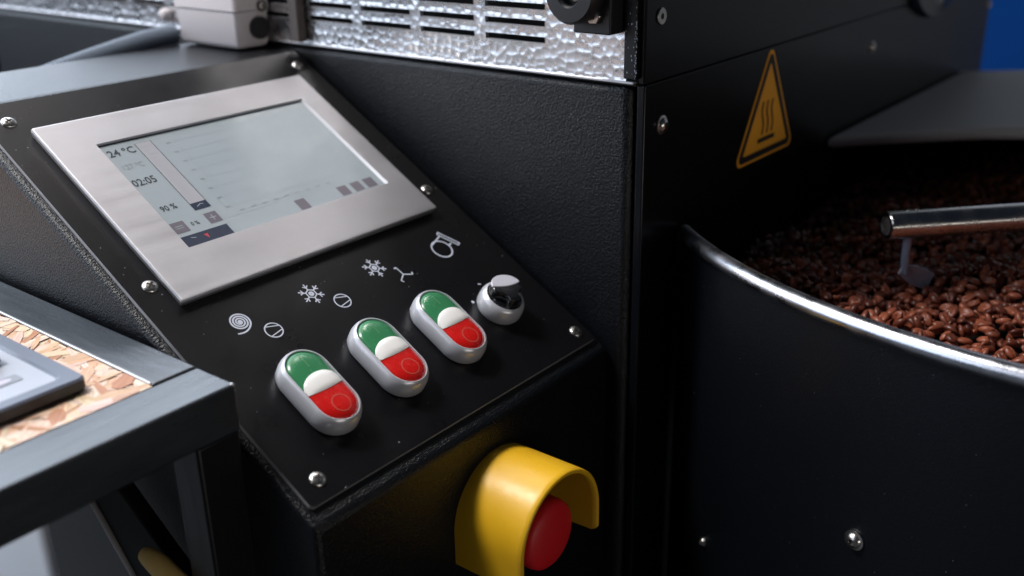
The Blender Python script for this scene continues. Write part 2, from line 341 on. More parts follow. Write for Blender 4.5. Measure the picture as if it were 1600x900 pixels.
# --- hammered sheet (true relief)
def hammered(y0, y1, z0, z1, step, slots, seed, cell=0.0062, depth=0.00046):
    rs = np.random.RandomState(seed)
    ys = np.arange(y0, y1, step); zs = np.arange(z0, z1, step)
    for (a, b_, c, d) in slots:
        ys = ys[(abs(ys - a) > step * .5) & (abs(ys - b_) > step * .5)]; zs = zs[(abs(zs - c) > step * .5) & (abs(zs - d) > step * .5)]
        ys = np.append(ys, [a, b_]); zs = np.append(zs, [c, d])
    ys = np.unique(np.round(np.append(ys, [y0, y1]), 6)); zs = np.unique(np.round(np.append(zs, [z0, z1]), 6))
    Y, Z = np.meshgrid(ys, zs, indexing='ij')
    iy = np.floor(Y / cell).astype(int); iz = np.floor(Z / (cell * .9)).astype(int)
    tab = rs.rand(4096, 3)
    d1 = np.full(Y.shape, 9.0); d2 = np.full(Y.shape, 9.0)
    for dy in (-1, 0, 1):
        for dz in (-1, 0, 1):
            a, b_ = iy + dy, iz + dz
            k = ((a * 73856093) ^ (b_ * 19349663)) & 4095
            py = (a + 0.12 + 0.76 * tab[k, 0]) * cell; pz = (b_ + 0.12 + 0.76 * tab[k, 1]) * cell * .9
            dd = np.hypot(Y - py, Z - pz) / cell
            d2 = np.minimum(d2, np.maximum(d1, dd)); d1 = np.minimum(d1, dd)
    H = depth * (0.75 * np.minimum(d1, 0.95) ** 2 * 2.0 + 0.42 * np.exp(-((d2 - d1) / 0.16) ** 2))
    fade = np.ones(Y.shape)
    for (a, b_, c, d) in slots:
        dist = np.maximum(np.maximum(a - Y, Y - b_), np.maximum(c - Z, Z - d))
        fade = np.minimum(fade, np.clip(dist / 0.0030, 0, 1))
    fade = np.minimum(fade, np.clip((Z - z0) / 0.0012, 0, 1))
    for _ in range(1):
        P_ = np.pad(H, 1, mode='edge'); H = (P_[1:-1, 1:-1] * 2 + P_[2:, 1:-1] + P_[:-2, 1:-1] + P_[1:-1, 2:] + P_[1:-1, :-2]) / 6
    H = H * fade + (1 - fade) * depth * 0.9
    X = XS - H
    V = np.stack([X, Y, Z], -1).reshape(-1, 3)
    ny, nz = len(ys), len(zs); idx = np.arange(ny * nz).reshape(ny, nz)
    yc = (ys[:-1] + ys[1:]) / 2; zc = (zs[:-1] + zs[1:]) / 2; YC, ZC = np.meshgrid(yc, zc, indexing='ij')
    keep = np.ones(YC.shape, bool)
    for (a, b_, c, d) in slots: keep &= ~((YC > a) & (YC < b_) & (ZC > c) & (ZC < d))
    F = np.stack([idx[:-1, :-1], idx[:-1, 1:], idx[1:, 1:], idx[1:, :-1]], -1)[keep]
    return V, F
cols = [(-0.0565 * k - 0.0430, -0.0565 * k + 0.0040) for k in range(-6, 4)]
rows = [(0.0318 + 0.00985 * k, 0.0356 + 0.00985 * k) for k in range(9)]
slots = [(a, b_, c, d) for a, b_ in cols for c, d in rows]
def mesh_np(name, V, F, m, parent):
    me = bpy.data.meshes.new(name); me.vertices.add(len(V)); me.vertices.foreach_set('co', V.astype(np.float32).ravel())
    n = len(F); k = F.shape[1]; me.loops.add(n * k); me.polygons.add(n)
    me.polygons.foreach_set('loop_start', np.arange(n, dtype=np.int32) * k); me.loops.foreach_set('vertex_index', F.astype(np.int32).ravel())
    me.update(calc_edges=True); me.validate(); me.materials.append(m); me.shade_smooth()
    o = bpy.data.objects.new(name, me); col.objects.link(o)
    if parent: o.parent = parent; me.transform(abs_matrix(parent).inverted())
    return o
V, F = hammered(-0.2710, 0.50, 0.0147, 0.125, 0.00075, slots, 3)
hs = mesh_np('hammered_sheet', V, F, M['hammer'], roaster); hs['label'] = 'bright hammered metal side sheet with rows of vent slots'
bm = bmesh.new()
for a, b_, c, d in slots:      # folded slot lips
    x0, x1 = XS - 0.0007, XS + 0.0022
    for q in (((x0, a, c), (x0, b_, c), (x1, b_, c), (x1, a, c)), ((x0, a, d), (x1, a, d), (x1, b_, d), (x0, b_, d)),
              ((x0, a, c), (x1, a, c), (x1, a, d), (x0, a, d)), ((x0, b_, c), (x0, b_, d), (x1, b_, d), (x1, b_, c))):
        bm.faces.new([bm.verts.new(p) for p in q])
o = obj('slot_lip', bm, M['alu_edge'], roaster, smooth=False); o['kind'] = 'stuff'
bm = bmesh.new(); box(bm, XS + 0.018, XS + 0.05, -0.262, 0.49, 0.0152, 0.124); obj('slot_shade_sheet', bm, M['gap'], roaster, smooth=False)  # near-black sheet paints the shade seen through the vent slots
bm = bmesh.new(); box(bm, XS - 0.001, XS + 0.017, -0.2700, -0.06, 0.1255, 0.93); obj('upper_side_sheet', bm, M['steel'], roaster, bevel=0.001)

# --- latch block with round bumper on the hammered sheet
bm = bmesh.new(); box(bm, XS - 0.0145, XS - 0.0005, -0.2705 + 0.0015, -0.2435, 0.0425, 0.10)
lb = obj('latch_block', bm, M['rubber'], roaster, bevel=0.0009)
bm = bmesh.new(); lathe(bm, [(0.0165, 0), (0.0172, 0.002), (0.0172, 0.010), (0.0155, 0.0125), (0.0078, 0.0128), (0.0068, 0.0115), (0.0066, 0.006), (0.0001, 0.006)], (XS - 0.0150, -0.2490, 0.0655), (-1, 0, 0), 48)
bp = obj('bumper_disc', bm, M['rubber'], roaster); bp['label'] = 'round black bumper with a bolt in its centre'
screw('cross', bp, (XS - 0.0215, -0.2490, 0.0655), (-1, 0, 0), 1.15)
bm = bmesh.new(); lathe(bm, [(0.0050, 0), (0.0050, 0.003), (0.0046, 0.0037), (0.0017, 0.0037), (0.0016, 0.002)], (XS - 0.0146, -0.2592, 0.0530), (-1, 0, 0), 6)
nb = obj('hex_bolt', bm, M['screw'], roaster, smooth=False, bevel=0.0003)
# bolt cap far left, tan bracket by the box
bm = bmesh.new(); lathe(bm, [(0.0052, 0), (0.0052, 0.003), (0.004, 0.006), (0.002, 0.0072)], (XS - 0.001, 0.1800, 0.0250), (-1, 0, 0), 20)
o = obj('bolt_cap', bm, M['box'], roaster); o['label'] = 'small white bolt cap on the far hammered sheet'
bm = bmesh.new(); box(bm, XS - 0.009, XS - 0.0015, 0.0060, 0.0160, 0.0165, 0.10)
obj('cable_bracket', bm, M['brown_bracket'], roaster, bevel=0.001)

# --- hot surface warning sticker
def tri(c, inr, rc, n=6):
    out = []
    for k in range(3):
        a = pi / 2 + k * 2 * pi / 3; vx, vz = c[0] + 2 * inr * cos(a), c[1] + 2 * inr * sin(a)
        cx, cz = c[0] + (2 * inr - 2 * rc) * cos(a), c[1] + (2 * inr - 2 * rc) * sin(a)
        for j in range(n + 1):
            t = a - pi / 3 + (2 * pi / 3) * j / n; out.append((cx + rc * cos(t), cz + rc * sin(t)))
    return out
tc_ = (0.4053, -0.0385)
bm = bmesh.new(); prism(bm, tri(tc_, 0.0272, 0.0050), YF - 0.0004, YF - 0.0001, 'y')
st = obj('warning_sticker', bm, M['sticker_y'], roaster, smooth=False); st['label'] = 'amber triangular hot surface warning sticker'
def ring_poly(bm, A, B, y):
    VA = [bm.verts.new((p[0], y, p[1])) for p in A]; VB = [bm.verts.new((p[0], y, p[1])) for p in B]; n = len(A)
    for i in range(n): bm.faces.new((VA[i], VA[(i + 1) % n], VB[(i + 1) % n], VB[i]))
bm = bmesh.new(); ring_poly(bm, tri(tc_, 0.0252, 0.0040), tri(tc_, 0.0205, 0.0012), YF - 0.0006)
obj('black_border', bm, M['sticker_k'], st, smooth=False)
bm = bmesh.new()
def ribbon_y(bm, pts, wd, y):
    n = len(pts); V = []
    for i in range(n):
        a, c = pts[max(i - 1, 0)], pts[min(i + 1, n - 1)]; dx, dz = c[0] - a[0], c[1] - a[1]; l = math.hypot(dx, dz)
        V.append([bm.verts.new((pts[i][0] + s * -dz / l * wd / 2, y, pts[i][1] + s * dx / l * wd / 2)) for s in (1, -1)])
    for i in range(n - 1): bm.faces.new((V[i][0], V[i][1], V[i + 1][1], V[i + 1][0]))
for dx in (-0.0075, 0, 0.0075):
    pts = [(tc_[0] + dx + 0.0016 * sin(t * 2 * pi), tc_[1] - 0.0095 + 0.0235 * t) for t in np.linspace(0, 1, 22)]
    ribbon_y(bm, pts, 0.0022, YF - 0.0006)
ribbon_y(bm, [(tc_[0] - 0.0135, tc_[1] - 0.0135), (tc_[0] + 0.0135, tc_[1] - 0.0135)], 0.0032, YF - 0.0006)
obj('heat_symbol', bm, M['sticker_k'], st, smooth=False)

# ================================================================== CONTROL CONSOLE (local frame: x along plate, y up the slope, z out)
console = thing('control_console', 'black sloped control console with grey touch screen and three green and red push buttons', 'control panel', (0, 0, 0), (TILT, 0, 0))
X0, X1 = -0.0172, XS - 0.0012
# housing cross-section in world (y,z)
prof = [(0.125, 0.009), (0.0205, 0.009), (-0.2630, -0.1590), (-0.2630, -0.331), (0.125, -0.055)]
bm = bmesh.new(); prism(bm, prof, X0, X1, 'x')
hb = obj('housing', bm, M['powder'], console, bevel=0.0034); hb['label'] = 'rough black powder coated sheet metal housing'
bm = bmesh.new(); box(bm, 0.002, 0.20, -0.235, 0.072, -0.90, -0.07)
for v in bm.verts:
    if v.co.z > -.5: v.co.z = -0.331 + 0.7113 * (v.co.y + 0.263) + 0.006
obj('support_column', bm, M['gloss_black'], console, bevel=0.003)
# plate (thin, aluminium core showing at the edge)
bm = bmesh.new(); prism(bm, rrect(-0.0122, 0.2287, -0.2975, 0.0178, 0.0025), -0.0024, 0.0, 'z')
for f in bm.faces:
    if abs(f.normal.z) < 0.5 and f.calc_area() > 0: pass
bmesh.ops.recalc_face_normals(bm, faces=bm.faces)
for f in bm.faces: f.material_index = 0 if abs(f.normal.z) > 0.9 else 1
plate = obj('control_plate', bm, None, console, mats=[M['plate'], M['alu_edge']], world=False, smooth=False)
plate['label'] = 'smooth black satin plate with bare metal edge and white printed symbols'
PM = abs_matrix(console)
nrm = PM.to_3x3() @ Vector((0, 0, 1))
for i, (u, v) in enumerate(((0.0013, -0.0010), (0.2190, -0.0022), (0.0008, 0.1425), (0.2188, 0.1418), (0.0008, 0.2860), (0.2195, 0.2870))):
    screw('cross', plate, PM @ Vector((u, -v, 0)), nrm, 1.0, i * 0.9)

# symbols ------------------------------------------------------------
def local(name, bm, m, parent, z=None, smooth=False, **k): return obj(name, bm, m, parent, world=False, smooth=smooth, **k)
ZP = 0.00012
def fan_symbol(c):
    bm = bmesh.new(); ribbon(bm, ngon(c, 0.0051, 40), 0.00075, ZP, True)
    a = pi * 0.80
    ribbon(bm, [(c[0] - 0.0036, c[1] - 0.0032), (c[0] + 0.0048, c[1] - 0.0014)], 0.0006, ZP + 0.00003)
    ribbon(bm, [(c[0] - 0.0030, c[1] + 0.0038), (c[0] + 0.0044, c[1] + 0.0016)][::1], 0.0006, ZP + 0.00003)
    return local('fan_symbol', bm, M['print'], plate)
fan_symbol((0.0420, -0.1975)); fan_symbol((0.0929, -0.1973))
def snow_symbol(c):
    bm = bmesh.new(); R = 0.0079; wd = 0.00085
    for k in range(6):
        a = pi / 6 + k * pi / 3; d = (cos(a), sin(a)); pr = (-d[1], d[0])
        ribbon(bm, [(c[0] + d[0] * R * .36, c[1] + d[1] * R * .36), (c[0] + d[0] * R, c[1] + d[1] * R)], wd, ZP)
        for s in (1, -1):
            for t in (0.60,):
                p = (c[0] + d[0] * R * t, c[1] + d[1] * R * t); q = (p[0] + (d[0] * 0.7 + s * pr[0] * .75) * R * .30, p[1] + (d[1] * .7 + s * pr[1] * .75) * R * .30)
                ribbon(bm, [p, q], wd * .9, ZP + 0.00002)
    ribbon(bm, ngon(c, R * .42, 6, pi / 6), wd * 1.1, ZP + 0.00004, True)
    ribbon(bm, ngon(c, R * .13, 12), R * .2, ZP + 0.00004, True)
    return local('snowflake_symbol', bm, M['print'], plate)
snow_symbol((0.0792, -0.1848)); snow_symbol((0.1300, -0.1846))
c = (0.0287, -0.1843); bm = bmesh.new()
pts = []
for k in range(141):
    t = k / 140; th = -2.30 + (1 - t) * (2 * pi * 3.6); rr = 0.0008 + 0.0056 * t + (0.0026 * ((t - .94) / .06) ** 1.5 if t > .94 else 0)
    pts.append((c[0] + rr * cos(th), c[1] + rr * sin(th)))
ribbon(bm, pts, 0.00095, ZP); ribbon(bm, ngon(c, 0.0006, 14), 0.0012, ZP + .00003, True)
local('spiral_symbol', bm, M['print'], plate)
c = (0.1440, -0.1968); bm = bmesh.new()
for a, tick in ((pi / 2 + .1, 1), (pi / 2 + .1 + 2 * pi / 3, 1), (pi / 2 + .1 + 4 * pi / 3, 1)):
    d = (cos(a), sin(a)); e = (c[0] + d[0] * .0064, c[1] + d[1] * .0064)
    ribbon(bm, [c, e], 0.0008, ZP); ribbon(bm, [(e[0] + d[1] * .0002, e[1] - d[0] * .0002), (e[0] - d[1] * .0020, e[1] + d[0] * .0020)], 0.0009, ZP + 0.00003)
local('stirrer_symbol', bm, M['print'], plate)
c = (0.1858, -0.1906); bm = bmesh.new()
ribbon(bm, ngon(c, 0.0072, 48), 0.0011, ZP, True)
ribbon(bm, [(c[0] - 0.0050, c[1] + 0.0052), (c[0] + 0.0070, c[1] + 0.0098)], 0.0011, ZP + 0.00003)
ribbon(bm, [(c[0] + 0.0072, c[1] + 0.0005), (c[0] + 0.0105, c[1] + 0.0015)], 0.0011, ZP + 0.00003)
ribbon(bm, [(c[0] + 0.0066, c[1] + 0.0120), (c[0] + 0.0140, c[1] - 0.0018)], 0.0010, ZP + 0.00006)
ribbon(bm, [(c[0] + 0.0086, c[1] + 0.0128), (c[0] + 0.0162, c[1] - 0.0010)], 0.0010, ZP + 0.00006)
ribbon(bm, [(c[0] + 0.0064, c[1] + 0.0117), (c[0] + 0.0090, c[1] + 0.0131)], 0.0010, ZP + 0.00009)
ribbon(bm, [(c[0] + 0.0138, c[1] - 0.0022), (c[0] + 0.0164, c[1] - 0.0008)], 0.0010, ZP + 0.00009)
local('blower_symbol', bm, M['print'], plate)
bm = bmesh.new(); ribbon(bm, [(0.1858, -0.2252), (0.1880, -0.2262)], 0.0009, ZP); ribbon(bm, ngon((0.1706, -0.2352), 0.0005, 12), 0.0011, ZP, True)
local('position_mark', bm, M['print'], plate)

# touch screen --------------------------------------------------------
bx0, bx1, by0, by1 = 0.0060, 0.2063, -0.1625, -0.0130
sx0, sx1, sy0, sy1 = 0.0338, 0.1882, -0.1296, -0.0372
bm = bmesh.new()
HBZ, HSZ = 0.0057, 0.0040
def rl(x0, x1, y0, y1, r, z, n=5): return [(x, y, z) for x, y in rrect(x0, x1, y0, y1, r, n)]
loops = [rl(bx0 + .0012, bx1 - .0012, by0 + .0012, by1 - .0012, .0008, 0.0002), rl(bx0 + .0004, bx1 - .0004, by0 + .0004, by1 - .0004, .0008, 0.0022), rl(bx0, bx1, by0, by1, .001, 0.0042), rl(bx0 + .0004, bx1 - .0004, by0 + .0004, by1 - .0004, .001, HBZ - .0002),
         rl(bx0 + .0010, bx1 - .0010, by0 + .0010, by1 - .0010, .001, HBZ), rl(bx0 + .0013, bx1 - .0013, by0 + .0013, by1 - .0013, .001, HBZ), rl(sx0 - .0016, sx1 + .0016, sy0 - .0008, sy1 + .0008, .0006, HBZ),
         rl(sx0 - .0012, sx1 + .0012, sy0 - .0004, sy1 + .0004, .0006, HBZ), rl(sx0, sx1, sy0, sy1, .0004, HSZ - .0002)]
loft(bm, loops, cap1=False)
ts = obj('touch_screen', bm, M['alu'], console, world=False, angle=28); ts['label'] = 'brushed aluminium framed touch screen'
bm = bmesh.new(); v = [bm.verts.new(p) for p in ((sx0 - .001, sy0 - .001, HSZ - .0001), (sx1 + .001, sy0 - .001, HSZ - .0001), (sx1 + .001, sy1 + .001, HSZ - .0001), (sx0 - .001, sy1 + .001, HSZ - .0001))]; bm.faces.new(v)
local('display', bm, M['lcd'], ts)
bm = bmesh.new(); ribbon(bm, [(sx0, sy1 - .0004), (sx1, sy1 - .0004)], 0.0012, HSZ); local('recess_shadow_line', bm, M['lcd_navy'], ts)  # dark line paints the shadow of the frame recess
zi = HSZ + 0.00005
def quad(bm, x0, x1, y0, y1, z):
    bm.faces.new([bm.verts.new(p) for p in ((x0, y0, z), (x1, y0, z), (x1, y1, z), (x0, y1, z))])
bm = bmesh.new(); quad(bm, .0552, .0656, -.0986, -.0420, zi); local('bar_fill', bm, M['lcd_tint'], ts)
bm = bmesh.new(); ribbon(bm, [(.0550, -.0418), (.0658, -.0418), (.0658, -.1044), (.0550, -.1044)], .00042, zi + .00004, True); local('bar_outline', bm, M['lcd_ink'], ts)
bm = bmesh.new(); quad(bm, .0550, .0658, -.1044, -.0987, zi + .00006); local('bar_block', bm, M['lcd_navy'], ts)
bm = bmesh.new(); quad(bm, .0341, .0430, -.1174, -.1087, zi); local('minus_key', bm, M['lcd_mauve'], ts)
bm = bmesh.new(); quad(bm, .0571, .0655, -.1172, -.1086, zi); local('plus_key', bm, M['lcd_mauve'], ts)
bm = bmesh.new(); ribbon(bm, [(.0360, -.1122), (.0410, -.1122)], .0005, zi + .00003); ribbon(bm, [(.0360, -.1138), (.0410, -.1138)], .0004, zi + .00003)
ribbon(bm, [(.0590, -.1128), (.0636, -.1128)], .0006, zi + .00003); ribbon(bm, [(.0613, -.1105), (.0613, -.1151)], .0006, zi + .00004)
ribbon(bm, [(.0580, -.1020), (.0610, -.1005), (.0628, -.1010)], .0005, zi + .00008)
ribbon(bm, [(.0395, -.1225), (.0425, -.1235)], .0005, zi + .00003)
local('key_marks', bm, M['lcd_line'], ts)
bm = bmesh.new(); quad(bm, sx0, .0653, -.1290, -.1204, zi); local('mode_key', bm, M['lcd_navy'], ts)
bm = bmesh.new(); bm.faces.new([bm.verts.new(p) for p in ((.0476, -.1230, zi + .00004), (.0504, -.1228, zi + .00004), (.0496, -.1266, zi + .00004))]); local('red_arrow', bm, M['lcd_red'], ts)
bm = bmesh.new(); ribbon(bm, [(.0668, -.0420), (.0668, -.1290)], .00022, zi)
ribbon(bm, [(.0803, -.0440), (.0803, -.1110)], .0002, zi)
for k in range(8): ribbon(bm, [(.0780, -.0470 - k * .0088), (.1820, -.0470 - k * .0088)], .00014, zi + .00002)
ribbon(bm, [(.0690, -.1165), (.1500, -.1165)], .00014, zi + .00002)
ribbon(bm, [(.0735, -.0930), (.0735, -.1130)], .00022, zi)
local('graph_lines', bm, M['lcd_line'], ts)
bm = bmesh.new()
for k in range(8): quad(bm, .0738, .0768, -.0476 - k * .0088, -.0466 - k * .0088, zi)
for k in range(9): quad(bm, .0800 + k * .0085, .0835 + k * .0085, -.1142, -.1132, zi)
local('graph_ticks', bm, M['lcd_faint'], ts)
for a, b_ in ((.1167, .1247), (.1517, .1596), (.1633, .1712), (.1745, .1828)):
    bm = bmesh.new(); quad(bm, a, b_, -.1285 if a < .12 else -.1278, -.1194, zi); local('screen_key', bm, M['lcd_mauve'], ts)
def text(name, s, x, y, size, m, parent, z, sx=1.0):
    cu = bpy.data.curves.new(name, 'FONT'); cu.body = s; cu.size = size; cu.offset = size * 0.018; cu.resolution_u = 2
    t = bpy.data.objects.new(name, cu); col.objects.link(t)
    dg = bpy.context.evaluated_depsgraph_get(); me = bpy.data.meshes.new_from_object(t.evaluated_get(dg))
    bpy.data.objects.remove(t); bpy.data.curves.remove(cu)
    me.transform(Matrix.Translation((x, y, z)) @ Matrix.Diagonal((sx, 1, 1, 1))); me.materials.clear(); me.materials.append(m)
    o = bpy.data.objects.new(name, me); col.objects.link(o); o.parent = parent; return o
text('temperature_readout', '24 \u00baC', .0352, -.0484, .0080, M['lcd_ink'], ts, zi, .94)
text('setpoint_readout', '127 \u00baC', .0360, -.0604, .0056, M['lcd_faint'], ts, zi, .92)
text('timer_readout', '02:05', .0342, -.0752, .0080, M['lcd_ink'], ts, zi, .88)
text('power_readout', '90 %', .0368, -.0988, .0062, M['lcd_ink'], ts, zi, .86)
text('level_readout', '0 %', .0460, -.1146, .0042, M['lcd_ink'], ts, zi, .86)
for k in range(12):
    pass
bm = bmesh.new()
for k in range(15): ribbon(bm, [(.0562, -.0455 - k * .0035), (.0562 + .004 + .0045 * rnd.random(), -.0455 - k * .0035)], .0006, zi + .00006)
local('bar_marks', bm, M['lcd_tint'], ts)

# push buttons ---------------------------------------------------------
def stadium(c, R, a, z, n=16):
    out = []
    for k in range(n + 1): t = pi * k / n; out.append((c[0] + R * cos(t), c[1] + a + R * sin(t), z))
    for k in range(n + 1): t = pi + pi * k / n; out.append((c[0] + R * cos(t), c[1] - a + R * sin(t), z))
    return out
def push_button(c, label):
    R, a = 0.0149, 0.0121
    bm = bmesh.new()
    secs = [(0.0012, 0.0), (0.0, 0.0022), (-0.0, 0.0065), (0.0006, 0.0094), (0.0016, 0.0114), (0.0024, 0.0121), (0.0029, 0.0121), (0.0032, 0.0112), (0.0033, 0.009)]
    loft(bm, [stadium(c, R - o_, a, h) for o_, h in secs])
    body = obj('push_button', bm, M['silver'], console, world=False); body['label'] = label
    Ri = R - 0.0034
    def dome(x, y, extra=0):   # cap surface
        ex = max(0, abs(y) - a); d = min(1, math.hypot(x, ex) / Ri)
        return 0.0122 + 0.0016 * (1 - d ** 3) + extra - 0.0010 * (d ** 10)
    def halfcap(name, sgn, m):
        bm = bmesh.new(); rows_ = 15; cols_ = 14; G = []
        L = a + Ri
        for i in range(rows_ + 1):
            y = L * math.sin(pi / 2 * i / rows_) * 0.9999
            wd = Ri if y < a else sqrt(max(0, Ri * Ri - (y - a) ** 2))
            G.append([bm.verts.new((c[0] + wd * math.sin(pi / 2 * (2 * j / cols_ - 1)), c[1] + sgn * y, dome(wd * math.sin(pi / 2 * (2 * j / cols_ - 1)), y))) for j in range(cols_ + 1)])
        for i in range(rows_):
            for j in range(cols_):
                try: bm.faces.new((G[i][j], G[i][j + 1], G[i + 1][j + 1], G[i + 1][j]))
                except ValueError: pass
        return obj(name, bm, m, body, world=False, angle=60)
    g = halfcap('green_start_cap', 1, M['green']); r = halfcap('red_stop_cap', -1, M['red'])
    # white centre lens
    bm = bmesh.new(); G = []
    n = 16
    for j in range(n + 1):
        x = Ri * 1.0 * math.sin(pi / 2 * (2 * j / n - 1)); s = x / Ri
        bt, bb = -0.0004 + 0.0076 * sqrt(max(0, 1 - s * s)), 0.0024 + 0.0022 * sqrt(max(0, 1 - s * s))
        rowv = []
        for i in range(n + 1):
            t = 2 * i / n - 1; y = t * (bt if t > 0 else bb)
            e = 0.0003 + 0.0009 * (1 - abs(t) ** 3) * (1 - abs(s) ** 3)
            rowv.append(bm.verts.new((c[0] + x, c[1] + y, dome(x * .98, y, e))))
        G.append(rowv)
    for j in range(n):
        for i in range(n): bm.faces.new((G[j][i], G[j + 1][i], G[j + 1][i + 1], G[j][i + 1]))
    # skirt
    for seq in ([G[j][0] for j in range(n + 1)], [G[j][n] for j in range(n + 1)]):
        low = [bm.verts.new((v.co.x, v.co.y, v.co.z - 0.0012)) for v in seq]
        for k in range(n): bm.faces.new((seq[k], seq[k + 1], low[k + 1], low[k]))
    obj('white_lens', bm, M['lens'], body, world=False, angle=50)
    # marks
    bm = bmesh.new(); R1 = 0.0051; cc = (0, -0.0150); seg = 36; V = []
    for k in range(seg):
        t = 2 * pi * k / seg; V.append([bm.verts.new((c[0] + cc[0] + q * cos(t), c[1] + cc[1] + q * sin(t), dome(q * cos(t), abs(cc[1] + q * sin(t))) + .00010)) for q in (R1 - .0004, R1 + .0004)])
    for k in range(seg): bm.faces.new((V[k][0], V[k][1], V[(k + 1) % seg][1], V[(k + 1) % seg][0]))
    obj('stop_mark', bm, M['red_mark'], body, world=False)
    bm = bmesh.new(); V = []
    for k in range(7):
        y = 0.0115 + 0.0075 * k / 6; V.append([bm.verts.new((c[0] + x, c[1] + y, dome(x, y) + .00010)) for x in (-.00035, .00035)])
    for k in range(6): bm.faces.new((V[k][0], V[k][1], V[k + 1][1], V[k + 1][0]))
    obj('start_mark', bm, M['green_mark'], body, world=False)
    # dark gasket under
    bm = bmesh.new(); loft(bm, [stadium(c, R - .0008, a, 0.0001), stadium(c, R - .0008, a, 0.0012)]); obj('gasket', bm, M['rubber'], body, world=False)
    return body
push_button((0.0326, -0.2461), 'first push button, nearest the workbench, below the spiral symbol')
push_button((0.0838, -0.2459), 'middle push button of the row of three')
push_button((0.1346, -0.2457), 'third push button, beside the rotary selector')

# rotary selector --------------------------------------------------------
kc = (0.1825, -0.2470)
bm = bmesh.new(); lathe(bm, [(0.0138, 0), (0.0149, 0.002), (0.0149, 0.0065), (0.0143, 0.0094), (0.0131, 0.0114), (0.0119, 0.0120), (0.0112, 0.0110), (0.0110, 0.007)], (kc[0], kc[1], 0), (0, 0, 1), 48)
sel = obj('rotary_selector', bm, M['silver'], console, world=False); sel['label'] = 'two position rotary selector with black grip and silver collar'
bm = bmesh.new(); lathe(bm, [(0.0108, 0.0065), (0.0107, 0.0112), (0.0098, 0.0128), (0.0001, 0.0132)], (kc[0], kc[1], 0), (0, 0, 1), 40)
obj('dial', bm, M['knob'], sel, world=False)
# grip: waisted bar, concave flanks, domed ends
bm = bmesh.new(); ga = radians(76); loops = []
ax_, px_ = (cos(ga), sin(ga)), (sin(ga), -cos(ga))
def grip(sc_, z):
    prof_ = [(0.0110 * sin(a), 0.0110 * cos(a)) for a in np.linspace(0, pi, 17)]
    left = [(-0.0015, -0.0098), (-0.0030, -0.0070), (-0.0048, -0.0050), (-0.0068, -0.0043), (-0.0088, -0.0046), (-0.0102, -0.0040), (-0.0108, -0.0020)]
    prof_ += left + [(e, -q) for e, q in left[::-1]]
    return [(kc[0] + sc_ * (e * ax_[0] + q * px_[0]), kc[1] + sc_ * (e * ax_[1] + q * px_[1]), z) for e, q in prof_]
loft(bm, [grip(1.0, 0.0115), grip(0.99, 0.0166), grip(0.97, 0.0180), grip(0.92, 0.0186)])
obj('grip', bm, M['knob'], sel, world=False, angle=50)
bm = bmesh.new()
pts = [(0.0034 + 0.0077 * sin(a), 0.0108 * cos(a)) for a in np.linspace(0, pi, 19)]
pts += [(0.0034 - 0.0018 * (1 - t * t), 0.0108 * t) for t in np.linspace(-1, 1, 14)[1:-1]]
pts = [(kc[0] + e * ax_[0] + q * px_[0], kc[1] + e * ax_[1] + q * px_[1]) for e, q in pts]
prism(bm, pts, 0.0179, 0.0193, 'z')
obj('grip_glint', bm, M['cap'], sel, world=False, bevel=0.0004)  # pale raised crescent draws a window reflection on the black grip

# emergency stop ---------------------------------------------------------
EC = (0.1160, -0.2150); YE = -0.2630
def arch(R, zb, y, n=24, zc=None):
    """outline from bottom-left over the top to bottom-right, (x,y,z)"""
    pts = [(EC[0] - R, y, EC[1] - zb * t) for t in (1, .75, .5, .25)]
    for k in range(n + 1): a = pi - pi * k / n; pts.append((EC[0] + R * cos(a), y, EC[1] + R * sin(a)))
    pts += [(EC[0] + R, y, EC[1] - zb * t) for t in (.25, .5, .75, 1)]
    return pts
bm = bmesh.new(); lathe(bm, [(0.0370, 0), (0.0370, 0.003), (0.0355, 0.0045), (0.022, 0.0045), (0.022, 0.006), (0.0001, 0.006)], (EC[0], YE, EC[1]), (0, -1, 0), 48)
es = obj('emergency_stop', bm, M['rubber'], console); es['label'] = 'emergency stop with yellow guard hood and red mushroom button'
bm = bmesh.new()
D = 0.048; th = 0.0030; Ro = 0.0375
def shell(bm):
    ysec = [YE - 0.0003, YE - 0.004, YE - 0.012, YE - D + 0.004, YE - D + 0.0008, YE - D]
    Rs = [Ro, Ro, Ro, Ro, Ro - .0002, Ro - .0010]
    zbl = [0.020, 0.020, 0.020, 0.0185, 0.0165, 0.0150]
    outer = [[Vector(p) for p in arch(R_, z_, y_)] for R_, z_, y_ in zip(Rs, zbl, ysec)]
    ysi = [YE - D, YE - D + .0008, YE - D + .004, YE - 0.012, YE - .004, YE - .0003]
    Ri_ = [Ro - th + .0008, Ro - th, Ro - th, Ro - th, Ro - th, Ro - th]
    inner = [[Vector(p) for p in arch(R_, z_, y_)] for R_, z_, y_ in zip(Ri_, zbl[::-1], ysi)]
    L = outer + inner; R = [[bm.verts.new(p) for p in lp] for lp in L]; n = len(R[0])
    for i in range(len(R)):
        a, b_ = R[i], R[(i + 1) % len(R)]
        for k in range(n - 1): bm.faces.new((a[k], a[k + 1], b_[k + 1], b_[k]))
    m_ = len(R)
    for e in (0, n - 1):
        # close the two bottom ends
        for i in range(len(outer) - 1):
            bm.faces.new((R[i][e], R[i + 1][e], R[m_ - 2 - i][e], R[m_ - 1 - i][e]))
shell(bm)
gh = obj('guard_hood', bm, M['yellow'], es, angle=50)
bm = bmesh.new(); lathe(bm, [(0.0125, 0.005), (0.0125, 0.022), (0.0195, 0.0250), (0.0212, 0.0280), (0.0214, 0.0360), (0.0206, 0.0392), (0.0184, 0.0412), (0.0100, 0.0424), (0.0001, 0.0428)], (EC[0], YE, EC[1] - 0.0055), (0, -1, 0), 56)
obj('mushroom_button', bm, M['estop_red'], es, angle=50)

